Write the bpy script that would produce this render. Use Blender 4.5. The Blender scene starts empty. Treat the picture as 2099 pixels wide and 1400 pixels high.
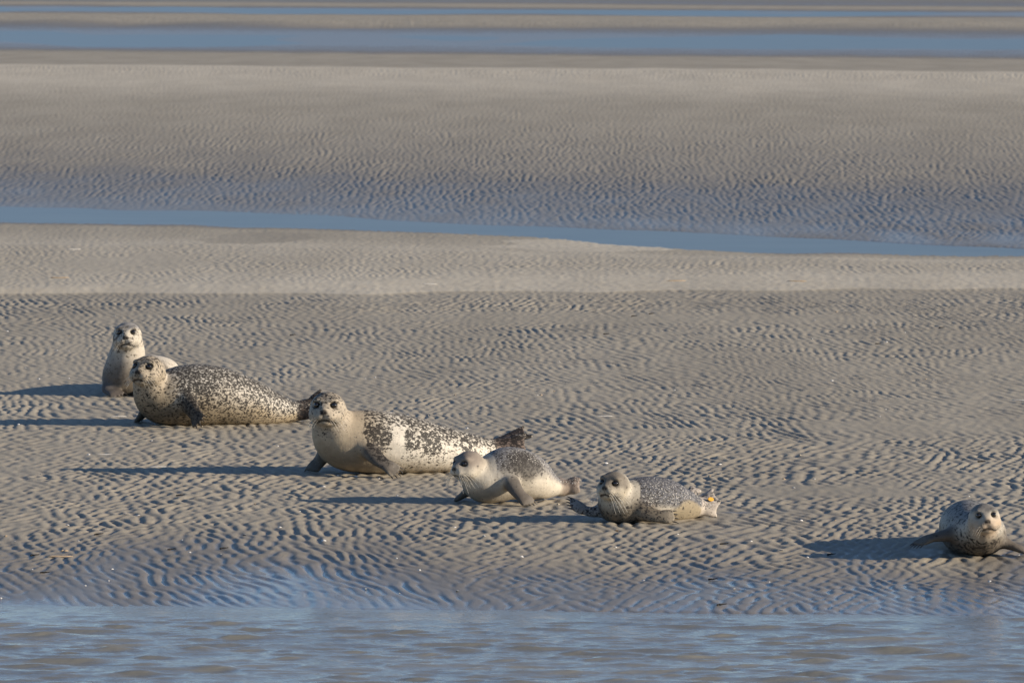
import bpy, math, random
import numpy as np
from mathutils import Vector, noise as mnoise
random.seed(7); RNG = np.random.default_rng(11)
sc = bpy.context.scene
col = sc.collection
# ------------------------------------------------------------------ camera, sky, sun, exposure
F = 13200.0        # focal length measured in photograph pixels (2099 wide)
CAMH = 3.2         # eye height above the water (from a boat)
YH = -65.0         # horizon row, above the picture
cam = bpy.data.cameras.new('camera'); camo = bpy.data.objects.new('camera', cam); col.objects.link(camo)
camo.location = (0, 0, CAMH); camo.rotation_euler = (math.radians(90), 0, 0)
cam.sensor_width = 36.0; cam.lens = F / 2099 * 36.0
cam.shift_y = -(700 - YH) / 2099
cam.clip_start = 0.5; cam.clip_end = 9000
cam.dof.use_dof = True; cam.dof.focus_distance = 37.5; cam.dof.aperture_fstop = 13
sc.camera = camo

SUN_EL = math.radians(16.5); SUN_AZ = math.radians(105)      # azimuth clockwise from +Y
w = bpy.data.worlds.new('World'); sc.world = w; w.use_nodes = True
wn = w.node_tree; bg = wn.nodes['Background']
sky = wn.nodes.new('ShaderNodeTexSky'); sky.sky_type = 'NISHITA'; sky.sun_disc = False
sky.sun_elevation = SUN_EL; sky.sun_rotation = SUN_AZ
sky.air_density = 0.6; sky.dust_density = 0.0; sky.ozone_density = 2.2; sky.altitude = 0
wn.links.new(sky.outputs[0], bg.inputs[0]); bg.inputs[1].default_value = 0.10
sun = bpy.data.lights.new('sun', 'SUN'); suno = bpy.data.objects.new('sun', sun); col.objects.link(suno)
sun.energy = 4.7; sun.angle = math.radians(0.53); sun.color = (1.0, 0.87, 0.70)
sd = Vector((math.sin(SUN_AZ) * math.cos(SUN_EL), math.cos(SUN_AZ) * math.cos(SUN_EL), math.sin(SUN_EL)))
suno.rotation_euler = (-sd).to_track_quat('-Z', 'Y').to_euler(); suno.location = (30, -10, 20)
sc.view_settings.view_transform = 'Standard'; sc.view_settings.look = 'None'
sc.view_settings.exposure = 0.52; sc.view_settings.gamma = 1.0
sc.render.engine = 'CYCLES'

# ------------------------------------------------------------------ helpers
def newmat(name):
    m = bpy.data.materials.new(name); m.use_nodes = True
    return m, m.node_tree, m.node_tree.nodes['Principled BSDF']
class NT:
    """small helper to write node trees"""
    def __init__(s, nt): s.nt = nt
    def n(s, t, **kw):
        x = s.nt.nodes.new(t)
        for k, v in kw.items(): setattr(x, k, v)
        return x
    def set(s, inp, v):
        if isinstance(v, bpy.types.NodeSocket): s.nt.links.new(v, inp)
        elif v is not None: inp.default_value = v
    def math(s, op, a, b=None, c=None, clamp=False):
        x = s.n('ShaderNodeMath', operation=op); x.use_clamp = clamp
        for i, v in enumerate((a, b, c)):
            if v is not None: s.set(x.inputs[i], v)
        return x.outputs[0]
    def mix(s, fac, a, b, blend='MIX'):
        x = s.n('ShaderNodeMix', data_type='RGBA', blend_type=blend)
        s.set(x.inputs[0], fac)
        s.set(x.inputs[6], a if isinstance(a, bpy.types.NodeSocket) else (*a, 1))
        s.set(x.inputs[7], b if isinstance(b, bpy.types.NodeSocket) else (*b, 1))
        return x.outputs[2]
    def attr(s, name, out=2):
        x = s.n('ShaderNodeAttribute', attribute_name=name); return x.outputs[out]
    def noise(s, vec, scale, detail=3, rough=.55, dist=0):
        x = s.n('ShaderNodeTexNoise'); s.set(x.inputs['Vector'], vec)
        x.inputs['Scale'].default_value = scale; x.inputs['Detail'].default_value = detail
        x.inputs['Roughness'].default_value = rough; x.inputs['Distortion'].default_value = dist
        return x.outputs[0]
    def mapping(s, vec, scale=(1, 1, 1), loc=(0, 0, 0)):
        x = s.n('ShaderNodeMapping'); s.set(x.inputs[0], vec); x.inputs[3].default_value = scale; x.inputs[1].default_value = loc
        return x.outputs[0]
    def step(s, x, lo, hi):
        y = s.n('ShaderNodeMapRange', interpolation_type='SMOOTHSTEP'); s.set(y.inputs[0], x)
        s.set(y.inputs[1], lo); s.set(y.inputs[2], hi)
        return y.outputs[0]
def mesh_obj(name, V, Q, mat=None, parent=None, smooth=True, uvless=True):
    me = bpy.data.meshes.new(name)
    V = np.asarray(V, dtype=np.float32); Q = np.asarray(Q, dtype=np.int32)
    me.vertices.add(len(V)); me.vertices.foreach_set('co', V.ravel())
    k = Q.shape[1]
    me.loops.add(Q.size); me.loops.foreach_set('vertex_index', Q.ravel())
    me.polygons.add(len(Q)); me.polygons.foreach_set('loop_start', np.arange(0, Q.size, k, dtype=np.int32))
    me.polygons.foreach_set('loop_total', np.full(len(Q), k, dtype=np.int32))
    me.update(calc_edges=True); me.validate()
    if smooth: me.polygons.foreach_set('use_smooth', np.ones(len(me.polygons), dtype=bool))
    if mat: me.materials.append(mat)
    o = bpy.data.objects.new(name, me); col.objects.link(o)
    if parent: o.parent = parent
    return o
def fattr(o, name, arr):
    a = o.data.attributes.new(name, 'FLOAT', 'POINT'); a.data.foreach_set('value', np.asarray(arr, dtype=np.float32).ravel())
def cattr(o, name, arr):
    a = o.data.attributes.new(name, 'FLOAT_COLOR', 'POINT')
    arr = np.concatenate([arr, np.ones((len(arr), 1))], 1).astype(np.float32); a.data.foreach_set('color', arr.ravel())
def tag(o, label=None, cat=None, group=None, kind=None):
    if label: o['label'] = label
    if cat: o['category'] = cat
    if group: o['group'] = group
    if kind: o['kind'] = kind
    return o
def grid_quads(nr, nc):
    i = np.arange(nr * nc).reshape(nr, nc)
    return np.stack([i[:-1, :-1], i[:-1, 1:], i[1:, 1:], i[1:, :-1]], -1).reshape(-1, 4)
def sstep(a, b, x):
    t = np.clip((x - a) / (b - a), 0, 1); return t * t * (3 - 2 * t)
def complex_field(nx, ny, dx, dy, kx0, skx, sky_, seed, ky0=0):
    """band-limited random complex field (periodic): its phase makes ripples with natural forks"""
    r = np.random.default_rng(seed)
    kx = 2 * np.pi * np.fft.fftfreq(nx, dx)[None, :]; ky = 2 * np.pi * np.fft.fftfreq(ny, dy)[:, None]
    S = np.exp(-((kx - kx0) / skx) ** 2 / 2 - ((ky - ky0) / sky_) ** 2 / 2)
    Z = np.fft.ifft2(S * (r.normal(size=(ny, nx)) + 1j * r.normal(size=(ny, nx))))
    return Z / np.abs(Z).mean()
def low_field(nx, ny, dx, dy, lx, ly, seed):
    r = np.random.default_rng(seed)
    kx = 2 * np.pi * np.fft.fftfreq(nx, dx)[None, :]; ky = 2 * np.pi * np.fft.fftfreq(ny, dy)[:, None]
    S = np.exp(-((kx * lx) ** 2 + (ky * ly) ** 2) / 8)
    Z = np.fft.ifft2(S * r.normal(size=(ny, nx))).real
    return Z / Z.std()
def sample(Fd, X, Y, dx, dy):
    ny, nx = Fd.shape
    fx = X / dx; fy = Y / dy
    ix = np.floor(fx).astype(int); iy = np.floor(fy).astype(int); tx = fx - ix; ty = fy - iy
    a = Fd[iy % ny, ix % nx]; b = Fd[iy % ny, (ix + 1) % nx]; c = Fd[(iy + 1) % ny, ix % nx]; d = Fd[(iy + 1) % ny, (ix + 1) % nx]
    return (a * (1 - tx) + b * tx) * (1 - ty) + (c * (1 - tx) + d * tx) * ty

# ------------------------------------------------------------------ the lie of the sand flat
# Contour lines of the flat, near to far. Each: (photo points along it), height, wetness, ripple height, ripple scale
W1 = 0.12; W2 = 0.22; W3 = 0.27          # water levels of the gullies behind
LINES = [
 ([(0, 1640)],                 -.60, 1.0, .000),
 ([(0, 1330), (2099, 1345)],   -.14, 1.0, .006),
 ([(0, 1258), (2099, 1278)],   -.022, 1.0, .006),
 ([(0, 1240), (2099, 1262)],   -.001, 1.0, .009),
 ([(0, 1222), (2099, 1244)],   .009, .88, .012),
 ([(0, 1185), (2099, 1205)],   .020, .74, .013),
 ([(0, 1145), (2099, 1162)],   .033, .48, .014),
 ([(0, 1075), (2099, 1095)],   .050, .32, .015),
 ([(0, 930), (2099, 930)],     .080, .25, .0145),
 ([(0, 800), (2099, 800)],     .105, .20, .012),
 ([(0, 690), (2099, 690)],     .125, .20, .013),
 ([(0, 625), (1050, 620), (2099, 606)], .135, .22, .019),
 ([(0, 606), (900, 603), (1500, 594), (2099, 588)], .138, .20, .010),
 ([(0, 602), (900, 599), (1500, 590), (2099, 584)], .150, .02, .000),
 ([(0, 592), (500, 584), (900, 574), (1500, 565), (2099, 561)], .180, .0, .000),
 ([(0, 586), (500, 577), (900, 568), (1500, 559), (2099, 555)], .184, .03, .006),
 ([(0, 545), (2099, 543)],     .188, .07, .013),
 ([(0, 502), (450, 505), (900, 515), (1300, 526), (2099, 533)], .196, .06, .009),
 ([(0, 497), (450, 500), (900, 510), (1300, 522), (2099, 529)], .166, .05, .007),
 ([(0, 462), (450, 469), (900, 482), (1200, 500), (1400, 514), (1600, 518), (2099, 526)], .134, .15, .004),
 ([(0, 456), (450, 463), (900, 477), (1200, 492), (1400, 510), (1600, 514), (2099, 521)], W1, .6, .002),
 ([(0, 448), (450, 455), (900, 470), (1200, 484), (1400, 500), (1600, 505), (2099, 516)], W1 - .03, 1, 0),
 ([(0, 428), (450, 438), (900, 461), (1200, 474), (1650, 490), (2099, 511)], W1 - .012, 1, 0),
 ([(0, 420), (450, 431), (900, 455), (1200, 468), (1650, 485), (2099, 506)], W1 + .006, .78, .010),
 ([(0, 395), (2099, 470)],     .140, .70, .030),
 ([(0, 355), (2099, 400)],     .160, .58, .032),
 ([(0, 335), (2099, 365)],     .178, .42, .026),
 ([(0, 270), (2099, 280)],     .240, .27, .024),
 ([(0, 200), (2099, 210)],     .340, .10, .016),
 ([(0, 160), (2099, 172)],     .430, .0, .010),
 ([(0, 141), (2099, 156)],     .490, .0, .045),
 ([(0, 133), (2099, 148)],     .505, .0, .010),
 ([(0, 131), (2099, 146)],     .300, .25, .0),
 ([(0, 108), (2099, 124)],     .255, .20, .0),
 ([(0, 99), (2099, 117)],      W2 + .030, .70, .030),
 ([(0, 90), (2099, 104)],      W2 + .006, .85, .030),
 ([(0, 86), (2099, 100)],      W2 - .014, 1, .0),
 ([(0, 70), (2099, 86)],       W2 - .014, 1, .0),
 ([(0, 62), (2099, 80)],       W2 + .012, .85, .030),
 ([(0, 50), (2099, 66)],       W2 + .04, .55, .014),
 ([(0, 40), (2099, 54)],       .330, .20, .05),
 ([(0, 29), (2099, 40)],       .340, .15, .02),
 ([(0, 25), (2099, 36)],       W3, .6, .0),
 ([(0, 23), (2099, 34)],       W3 - .016, 1, .0),
 ([(0, 15), (2099, 28)],       W3 - .016, 1, .0),
 ([(0, 13), (2099, 26)],       W3 + .01, .6, .0),
 ([(0, 6), (2099, 19)],        .40, .1, .0),
 ([(0, 0), (1100, 4), (1500, 10), (2099, 12)], .40, .7, .0),  # dark band at top right: shadow and wet sand both put in as wetness
 ([(0, -20), (2099, -12)],     .42, .1, .0),
 ([(0, -50), (2099, -50)],     .45, .3, .0),
]
def line_table(px):
    """for one view bearing: depths, heights, wetness and ripple height of all contour lines"""
    D = []; Z = []; Wt = []; R = []
    for pts, z, wt, r in LINES:
        y = np.interp(px, [p[0] for p in pts], [p[1] for p in pts])
        D.append(F * (CAMH - z) / (y - YH)); Z.append(z); Wt.append(wt); R.append(r)
    D = np.array(D)
    return np.maximum.accumulate(D + np.arange(len(D)) * 1e-4), Z, Wt, R
def base_height(X, D):
    t = line_table(1049.5 + X / D * F); return float(np.interp(D, t[0], t[1]))
def ground_at(px, py, zguess=.08):
    z = zguess
    for _ in range(6):
        D = F * (CAMH - z) / (py - YH); X = (px - 1049.5) * D / F; z = base_height(X, D)
    return X, D, z

# smooth or wet places of their own shape: (photo x, y, half width m, half depth m, flatten, wet)
PATCH = [(1990, 874, 1.2, .6, .9, .02), (1690, 1006, .55, .55, .9, .1), (1150, 652, 1.6, 1.0, .65, 0), (1620, 655, 1.4, .9, .65, 0),
         (1905, 1130, .15, .30, .3, .62), (1510, 1049, .16, .10, 1.0, .9), (1380, 885, .4, .3, .7, 0), (60, 745, .6, 1.2, .35, 0),
         (860, 805, .8, .6, .4, 0), (1600, 760, .9, 1.0, .3, 0), (500, 640, 1.2, .9, .4, 0), (240, 540, .8, 2.2, .9, .05), (530, 487, .7, 2.5, .9, .3), (1215, 500, 1.0, 2.6, 1.0, -1)]
PATCH = [(*ground_at(a, b)[:2], c, d, e, f) for a, b, c, d, e, f in PATCH]

def build_terrain():
    un = np.linspace(-.098, .098, 860)
    uo = np.array([.105, .12, .15, .2, .3, .5, .8, 1.3])
    u = np.concatenate([-uo[::-1], un, uo])
    ys = np.concatenate([np.linspace(1560, 1262, 40)[:-1], np.linspace(1262, 560, 720)[:-1], np.linspace(560, 120, 330)[:-1], np.linspace(120, -48, 150), [-52, -56, -59, -61, -62.5]])
    d = F * (CAMH - .1) / (ys - YH)
    nr, nc = len(d), len(u)
    U = np.broadcast_to(u, (nr, nc)); D = np.broadcast_to(d[:, None], (nr, nc)); X = U * D
    # wandering of the contour lines
    wob = low_field(512, 512, .25, 1.0, 3.0, 14.0, 5)
    Dq = D * (1 + .0032 * sample(wob, X, D, .25, 1.0) * sstep(34, 60, D) * (1 - .6 * sstep(170, 260, D)))
    wob2 = low_field(512, 512, .08, .4, .7, 3.0, 6)
    Dq = Dq * (1 + .0028 * sample(wob2, X, D, .08, .4) * sstep(50, 58, D) * (1 - .6 * sstep(170, 260, D)))
    Z = np.empty((nr, nc)); Wt = np.empty((nr, nc)); R = np.empty((nr, nc))
    for j in range(nc):
        t = line_table(1049.5 + u[j] * F)
        Z[:, j] = np.interp(Dq[:, j], t[0], t[1]); Wt[:, j] = np.interp(Dq[:, j], t[0], t[2]); R[:, j] = np.interp(Dq[:, j], t[0], t[3])
    # ripples
    nx, ny = 1024, 1024
    warp = low_field(512, 512, .06, .12, .9, 2.6, 21) * .06 + low_field(512, 512, .06, .12, .35, .9, 22) * .022
    Xw = X + sample(warp, X, D, .06, .12) * sstep(30, 34, D); Yw = D
    A = complex_field(nx, ny, .0155, .047, 2 * np.pi / .088, 16, 13, 31, ky0=18) + complex_field(nx, ny, .0155, .047, 2 * np.pi / .088, 16, 13, 34, ky0=-18)
    B = complex_field(nx, ny, .0155, .047, 2 * np.pi / .078, 14, 15, 32, ky0=15)
    blend = sstep(-.4, .6, sample(low_field(256, 256, .3, .6, 2.2, 5, 33), X, D, .3, .6) + 1.6 * np.exp(-((D - 57) / 6) ** 2))
    C = sample(A, Xw, Yw, .0155, .047) * (1 - blend) + sample(B, Xw, Yw, .0155, .047) * blend
    FR = complex_field(nx, ny, .0155, .047, 2 * np.pi / .105, 22, 26, 35)
    far = sstep(68, 82, D); C = C * (1 - far) + sample(FR, X / 1.0 + .2 * (Xw - X), D / 4.5, .0155, .047) * far      # coarser ripples on the far bank
    ph = np.angle(C); am = np.tanh(1.3 * np.abs(C))
    rip = (np.cos(ph + .35 * np.cos(ph)) - .20 * np.cos(2 * ph) + .05 * np.cos(3 * ph)) * am       # rounded backs, sharp troughs
    mod = .88 + .15 * sample(low_field(512, 512, .05, .1, .5, 1.2, 41), X, D, .05, .1) + .24 * sample(low_field(1024, 1024, .025, .06, .09, .22, 49), X, D, .025, .06)
    R = R * np.clip(mod, .25, 1.35)
    wet = Wt + .10 * sample(low_field(512, 512, .05, .2, .35, 1.4, 42), X, D, .05, .2) * sstep(.03, .3, Wt) * (.25 + .75 * sstep(.3, .5, Wt)) * (1 - .75 * sstep(70, 80, D))
    flat = np.ones_like(X)
    edge = sample(low_field(512, 512, .04, .1, .25, .5, 43), X, D, .04, .1)
    for (cx, cy, rx, ry, fl, wt) in PATCH:
        q = ((X - cx) / rx) ** 2 + ((D - cy) / ry) ** 2 + .22 * edge
        m = 1 - sstep(.45, 1.25, q)
        flat *= 1 - fl * m; wet = np.maximum(wet, wt * m) if wt >= 0 else wet * (1 - m)
        if wt > .85: Z = Z - .004 * m
    fine = low_field(1024, 1024, .012, .05, .03, .09, 44)
    Z = Z + R * (.34 - .08 * sstep(72, 82, D) - .05 * sstep(105, 125, D)) * rip * flat + .0011 * sample(fine, X, D, .012, .05) * sstep(30, 36, D) * (1 - sstep(80, 140, D))
    # long low swells of the flat
    Z = Z + .007 * sample(low_field(256, 256, .12, .3, .8, 1.2, 47), X, D, .12, .3) * (1 - sstep(34, 36, D))
    Z = Z + .006 * sample(low_field(256, 256, .4, 1.2, 2.5, 7, 45), X, D, .4, 1.2) * sstep(35, 42, D) * (1 - sstep(70, 78, D))
    trough = np.clip(-rip * flat, 0, 1) * np.clip(R / .012, 0, 1)
    wet = np.clip(wet + (.30 - .24 * far) * (trough - .15) * sstep(.08, .2, wet), 0, 1)
    wet = np.minimum(wet, 1 - .14 * sstep(60, 66, D))
    bank = sample(low_field(256, 256, 1.0, 5.0, 5, 22, 46), X, D, 1.0, 5.0)
    Z = Z + .013 * bank * sstep(225, 245, D) + .003 * sample(low_field(256, 256, .3, 1.2, 1.5, 6, 48), X, D, .3, 1.2) * sstep(66, 70, D) * (1 - sstep(88, 95, D))
    Z = Z + .05 * bank * sstep(312, 326, D) * (1 - sstep(345, 362, D))
    V = np.stack([X, D, Z], -1).reshape(-1, 3)
    return V, grid_quads(nr, nc), wet

def sand_material():
    m, nt, b = newmat('rippled_sand'); N = NT(nt)
    co = N.n('ShaderNodeTexCoord').outputs['Object']
    wet = N.attr('wet')
    big = N.noise(N.mapping(co, (.9, .16, 1)), 1.0, 4)
    mid = N.noise(N.mapping(co, (9, 2.2, 9)), 1.0, 4, .6)
    fine = N.noise(N.mapping(co, (1, .5, 1)), 220, 2, .6)
    dry = N.mix(N.step(big, .32, .68), (.545, .482, .372), (.605, .537, .417))
    dry = N.mix(N.math('MULTIPLY', N.step(mid, .35, .75), .35), dry, (.39, .334, .25))
    wetc = N.mix(N.step(mid, .35, .7), (.197, .169, .130), (.238, .204, .158))
    damp = N.mix(N.step(big, .32, .68), (.366, .319, .241), (.42, .368, .280))
    dry = N.mix(N.step(wet, .0, .13), dry, damp)
    c = N.mix(N.step(wet, .12, .65), dry, wetc)
    c = N.mix(N.math('MULTIPLY', N.step(fine, .58, .80), .35), c, (.12, .105, .09))
    c = N.mix(N.math('MULTIPLY', N.step(fine, .40, .22), .3), c, (.55, .50, .42))
    N.set(b.inputs['Base Color'], c)
    rg = N.math('ADD', N.math('MULTIPLY', N.step(wet, .15, .95), -.42), N.math('ADD', .74, N.math('MULTIPLY', N.step(wet, .82, 1.0), -.14)))
    N.set(b.inputs['Roughness'], rg)
    N.set(b.inputs['Specular IOR Level'], N.math('ADD', N.math('MULTIPLY', N.step(wet, .15, .8), .34), .18))
    bp = N.n('ShaderNodeBump'); bp.inputs['Strength'].default_value = .35; bp.inputs['Distance'].default_value = .004
    N.set(bp.inputs['Height'], N.noise(N.mapping(co, (1, .6, 1)), 90, 3, .6))
    nt.links.new(bp.outputs[0], b.inputs['Normal'])
    return m
M_SAND = sand_material()
V, Q, wet = build_terrain()
sand = mesh_obj('sand_flat', V, Q, M_SAND); fattr(sand, 'wet', wet)
tag(sand, 'rippled grey-tan tidal sand flat with wet hollows and a far bank', 'sand', kind='structure')

# ------------------------------------------------------------------ water
def water_material(name, body, rough, bump, scale):
    m, nt, b = newmat(name); N = NT(nt)
    co = N.n('ShaderNodeTexCoord').outputs['Object']
    n = N.noise(N.mapping(co, (.5, .9, 1)), 1.3, 3)
    N.set(b.inputs['Base Color'], N.mix(N.step(n, .3, .7), body, tuple(c * 1.25 for c in body)))
    b.inputs['Roughness'].default_value = rough; b.inputs['IOR'].default_value = 1.333
    bp = N.n('ShaderNodeBump'); bp.inputs['Strength'].default_value = bump; bp.inputs['Distance'].default_value = .01
    N.set(bp.inputs['Height'], N.noise(N.mapping(co, scale), 1.0, 3, .6))
    nt.links.new(bp.outputs[0], b.inputs['Normal'])
    return m
M_SEA = water_material('murky_sea_water', (.20, .19, .158), .07, .42, (16, 44, 1))
M_GULLY = water_material('calm_gully_water', (.10, .10, .085), .28, .10, (3, 2, 1))
def build_sea():
    x = np.concatenate([[-400, -150, -60, -25, -12, -7, -5], np.linspace(-3.4, 3.4, 420), [5, 7, 12, 25, 60, 150, 400]])
    y = np.concatenate([[-300, -120, -50, -20, 0, 10, 16, 20, 23, 25], np.linspace(26.5, 34.2, 480), [36, 38]])
    X, Y = np.meshgrid(x, y)
    nx = 512
    sea = 0
    for lam, sp, tilt, a, s in ((.48, .34, .0, .0019, 1), (.27, .40, .10, .0025, 2), (.15, .45, -.1, .0018, 3), (.08, .5, .1, .0009, 4)):
        k = 2 * np.pi / lam
        G = complex_field(nx, nx, .035, .025, k * tilt, k * .50, k * sp, 60 + s, ky0=k)
        ww = sample(G, X, Y, .035, .025)
        ph = np.angle(ww); sea = sea + a * np.minimum(np.abs(ww), 2.6) ** 1.7 * (np.cos(ph) + .25 * np.cos(2 * ph))
    # waves die out in the shallows
    px = 1049.5 + X / np.maximum(Y, 5) * F
    shoreD = F * CAMH / (np.interp(px, [0, 2099], [1243, 1262]) - YH)
    gate = .10 + .90 * sstep(0.05, .85, shoreD - Y + .18 * sample(low_field(256, 256, .1, .1, .5, .5, 70), X, Y, .1, .1))
    gate *= 1 - sstep(.0, -.4, shoreD - Y) * .8
    Z = sea * gate * (np.abs(X) < 5) * (Y > 24)
    return np.stack([X, Y, Z], -1).reshape(-1, 3), grid_quads(len(y), len(x))
V, Q = build_sea()
tag(mesh_obj('tidal_water', V, Q, M_SEA), 'choppy grey-blue water lapping the near edge of the sand', 'water', kind='structure')
def gully(name, near, far, level, label):
    us = np.concatenate([[-.6, -.3, -.15], np.linspace(-.1, .1, 41), [.15, .3, .6]])
    vs = []
    for u in us:
        px = 1049.5 + u * F
        row = []
        for pts, off in ((near, 7), (far, -14)):
            y = np.interp(px, [p[0] for p in pts], [p[1] for p in pts]) + off * (.3 if level > .2 else 1)
            row.append(F * (CAMH - level) / (y - YH))
        for k in range(7):
            D = row[0] + (row[1] - row[0]) * k / 6; vs.append((u * D, D, level))
    o = mesh_obj(name, vs, grid_quads(len(us), 7), M_GULLY)
    return tag(o, label, 'water', kind='structure')
gully('tidal_channel', LINES[20][0], LINES[23][0], W1, 'narrow blue tidal gully crossing behind the pale sandbank')
gully('far_channel', LINES[34][0], LINES[38][0], W2, 'wide blue channel beyond the far sandbank')
gully('distant_channel', LINES[42][0], LINES[45][0], W3, 'thin blue channel near the top of the picture')

# ------------------------------------------------------------------ seals: signed distance modelling
def unit(v): v = np.asarray(v, float); return v / (np.linalg.norm(v) + 1e-9)
class Body:
    def __init__(s, lo, hi, h):
        s.lo = np.array(lo, float); s.h = h
        s.n = np.ceil((np.array(hi) - s.lo) / h).astype(int) + 1
        s.ax = [s.lo[i] + h * np.arange(s.n[i]) for i in range(3)]
        s.f = np.full(tuple(s.n), 1.0, np.float32)
    def region(s, lo, hi):
        a = np.clip(np.floor((np.asarray(lo) - s.lo) / s.h).astype(int), 0, s.n - 1)
        b = np.clip(np.ceil((np.asarray(hi) - s.lo) / s.h).astype(int) + 1, 1, s.n)
        sl = tuple(slice(a[i], b[i]) for i in range(3))
        P = np.stack(np.meshgrid(*[s.ax[i][sl[i]] for i in range(3)], indexing='ij'), -1)
        return sl, P
    def smin(s, sl, d, k):
        g = s.f[sl]; hh = np.clip(.5 + .5 * (g - d) / k, 0, 1); s.f[sl] = g * (1 - hh) + d * hh - k * hh * (1 - hh)
    def ssub(s, sl, d, k):
        g = s.f[sl]; hh = np.clip(.5 - .5 * (g + d) / k, 0, 1); s.f[sl] = g * (1 - hh) - d * hh + k * hh * (1 - hh)
    def loft(s, P, a, b, up, k):
        P = np.asarray(P, float); pad = max(np.max(a), np.max(b)) + k + .02
        sl, G = s.region(P.min(0) - pad, P.max(0) + pad)
        d = np.full(G.shape[:3], 1.0)
        for i in range(len(P) - 1):
            t = P[i + 1] - P[i]; L = np.linalg.norm(t) + 1e-9; t = t / L
            upv = np.asarray(up[i] if np.ndim(up) == 2 else up, float); lat = unit(np.cross(upv, t)); uv = np.cross(t, lat)
            rr = max(a[i], a[i + 1], b[i], b[i + 1]) + k + .03
            lo = np.minimum(P[i], P[i + 1]) - rr; hi = np.maximum(P[i], P[i + 1]) + rr
            o0 = np.array([sl[q].start for q in range(3)])
            A = np.clip(np.floor((lo - s.lo) / s.h).astype(int) - o0, 0, None); Bq = np.clip(np.ceil((hi - s.lo) / s.h).astype(int) + 1 - o0, 0, None)
            ss = tuple(slice(A[q], Bq[q]) for q in range(3))
            g = G[ss] - P[i]
            if g.size == 0: continue
            w_ = g @ t; tt = np.clip(w_ / L, 0, 1); ex = w_ - tt * L
            aa = a[i] + (a[i + 1] - a[i]) * tt; bb = b[i] + (b[i + 1] - b[i]) * tt; mn = np.minimum(aa, bb)
            r = np.sqrt((g @ lat / aa) ** 2 + (g @ uv / bb) ** 2 + (ex / mn) ** 2)
            d[ss] = np.minimum(d[ss], (r - 1) * mn)
        s.smin(sl, d, k)
    def ell(s, c, R3, rad, k, sub=False):
        c = np.asarray(c, float); pad = max(rad) + k + .01
        sl, G = s.region(c - pad, c + pad)
        q = ((G - c) @ R3.T) / np.asarray(rad)
        d = (np.sqrt((q ** 2).sum(-1)) - 1) * min(rad)
        (s.ssub if sub else s.smin)(sl, d, k)
    def floor(s, z, k):
        d = (z - s.ax[2])[None, None, :]
        g = s.f; hh = np.clip(.5 - .5 * (g - d) / k, 0, 1); s.f = g * (1 - hh) + d * hh + k * hh * (1 - hh)
    def mesh(s):
        f = s.f.astype(float); n = s.n
        sg = f < 0
        acc = np.zeros((n[0] - 1, n[1] - 1, n[2] - 1, 3)); cnt = np.zeros(acc.shape[:3])
        corner = [(i, j, k) for i in (0, 1) for j in (0, 1) for k in (0, 1)]
        sub = {c: f[c[0]:n[0] - 1 + c[0], c[1]:n[1] - 1 + c[1], c[2]:n[2] - 1 + c[2]] for c in corner}
        for c in corner:
            for ax in range(3):
                if c[ax]: continue
                c2 = list(c); c2[ax] = 1; fa = sub[c]; fb = sub[tuple(c2)]
                x = (fa < 0) != (fb < 0)
                t = np.where(x, fa / np.where(x, fa - fb, 1), 0)
                for q in range(3):
                    acc[..., q] += np.where(x, (t if q == ax else c[q]), 0)
                cnt += x
        m = cnt > 0
        idx = -np.ones(m.shape, int); idx[m] = np.arange(m.sum())
        ijk = np.argwhere(m)
        V = s.lo + s.h * (ijk + acc[m] / cnt[m][:, None])
        quads = []
        for ax in range(3):
            sl0 = [slice(None)] * 3; sl1 = [slice(None)] * 3; sl0[ax] = slice(0, -1); sl1[ax] = slice(1, None)
            a = sg[tuple(sl0)]; b = sg[tuple(sl1)]
            e = np.argwhere(a != b); u, v = [(1, 2), (2, 0), (0, 1)][ax]
            ok = (e[:, u] > 0) & (e[:, v] > 0) & (e[:, u] < n[u] - 1) & (e[:, v] < n[v] - 1); e = e[ok]
            flip = a[tuple(e.T)]
            def cell(du, dv):
                q = e.copy(); q[:, u] += du; q[:, v] += dv; return idx[tuple(q.T)]
            q = np.stack([cell(-1, -1), cell(0, -1), cell(0, 0), cell(-1, 0)], -1)
            q[~flip] = q[~flip][:, ::-1]; quads.append(q)
        return V, np.concatenate(quads)

def catmull(P, n):
    P = np.asarray(P, float); Q = np.vstack([2 * P[0] - P[1], P, 2 * P[-1] - P[-2]]); out = []
    m = len(P) - 1
    for q in np.linspace(0, m - 1e-6, n):
        i = int(q); t = q - i; a, b, c, d = Q[i], Q[i + 1], Q[i + 2], Q[i + 3]
        out.append(.5 * ((2 * b) + (c - a) * t + (2 * a - 5 * b + 4 * c - d) * t * t + (3 * b - a - 3 * c + d) * t ** 3))
    return np.array(out)
def relax(V, Q, it):
    """a little Laplacian smoothing"""
    n = len(V)
    E = np.concatenate([Q[:, [0, 1]], Q[:, [1, 2]], Q[:, [2, 3]], Q[:, [3, 0]]])
    cnt = np.bincount(E[:, 0], minlength=n) + np.bincount(E[:, 1], minlength=n)
    for _ in range(it):
        A = np.stack([np.bincount(E[:, 0], V[E[:, 1], q], n) + np.bincount(E[:, 1], V[E[:, 0], q], n) for q in range(3)], -1)
        V = V * .5 + .5 * A / np.maximum(cnt, 1)[:, None]
    return V

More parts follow.
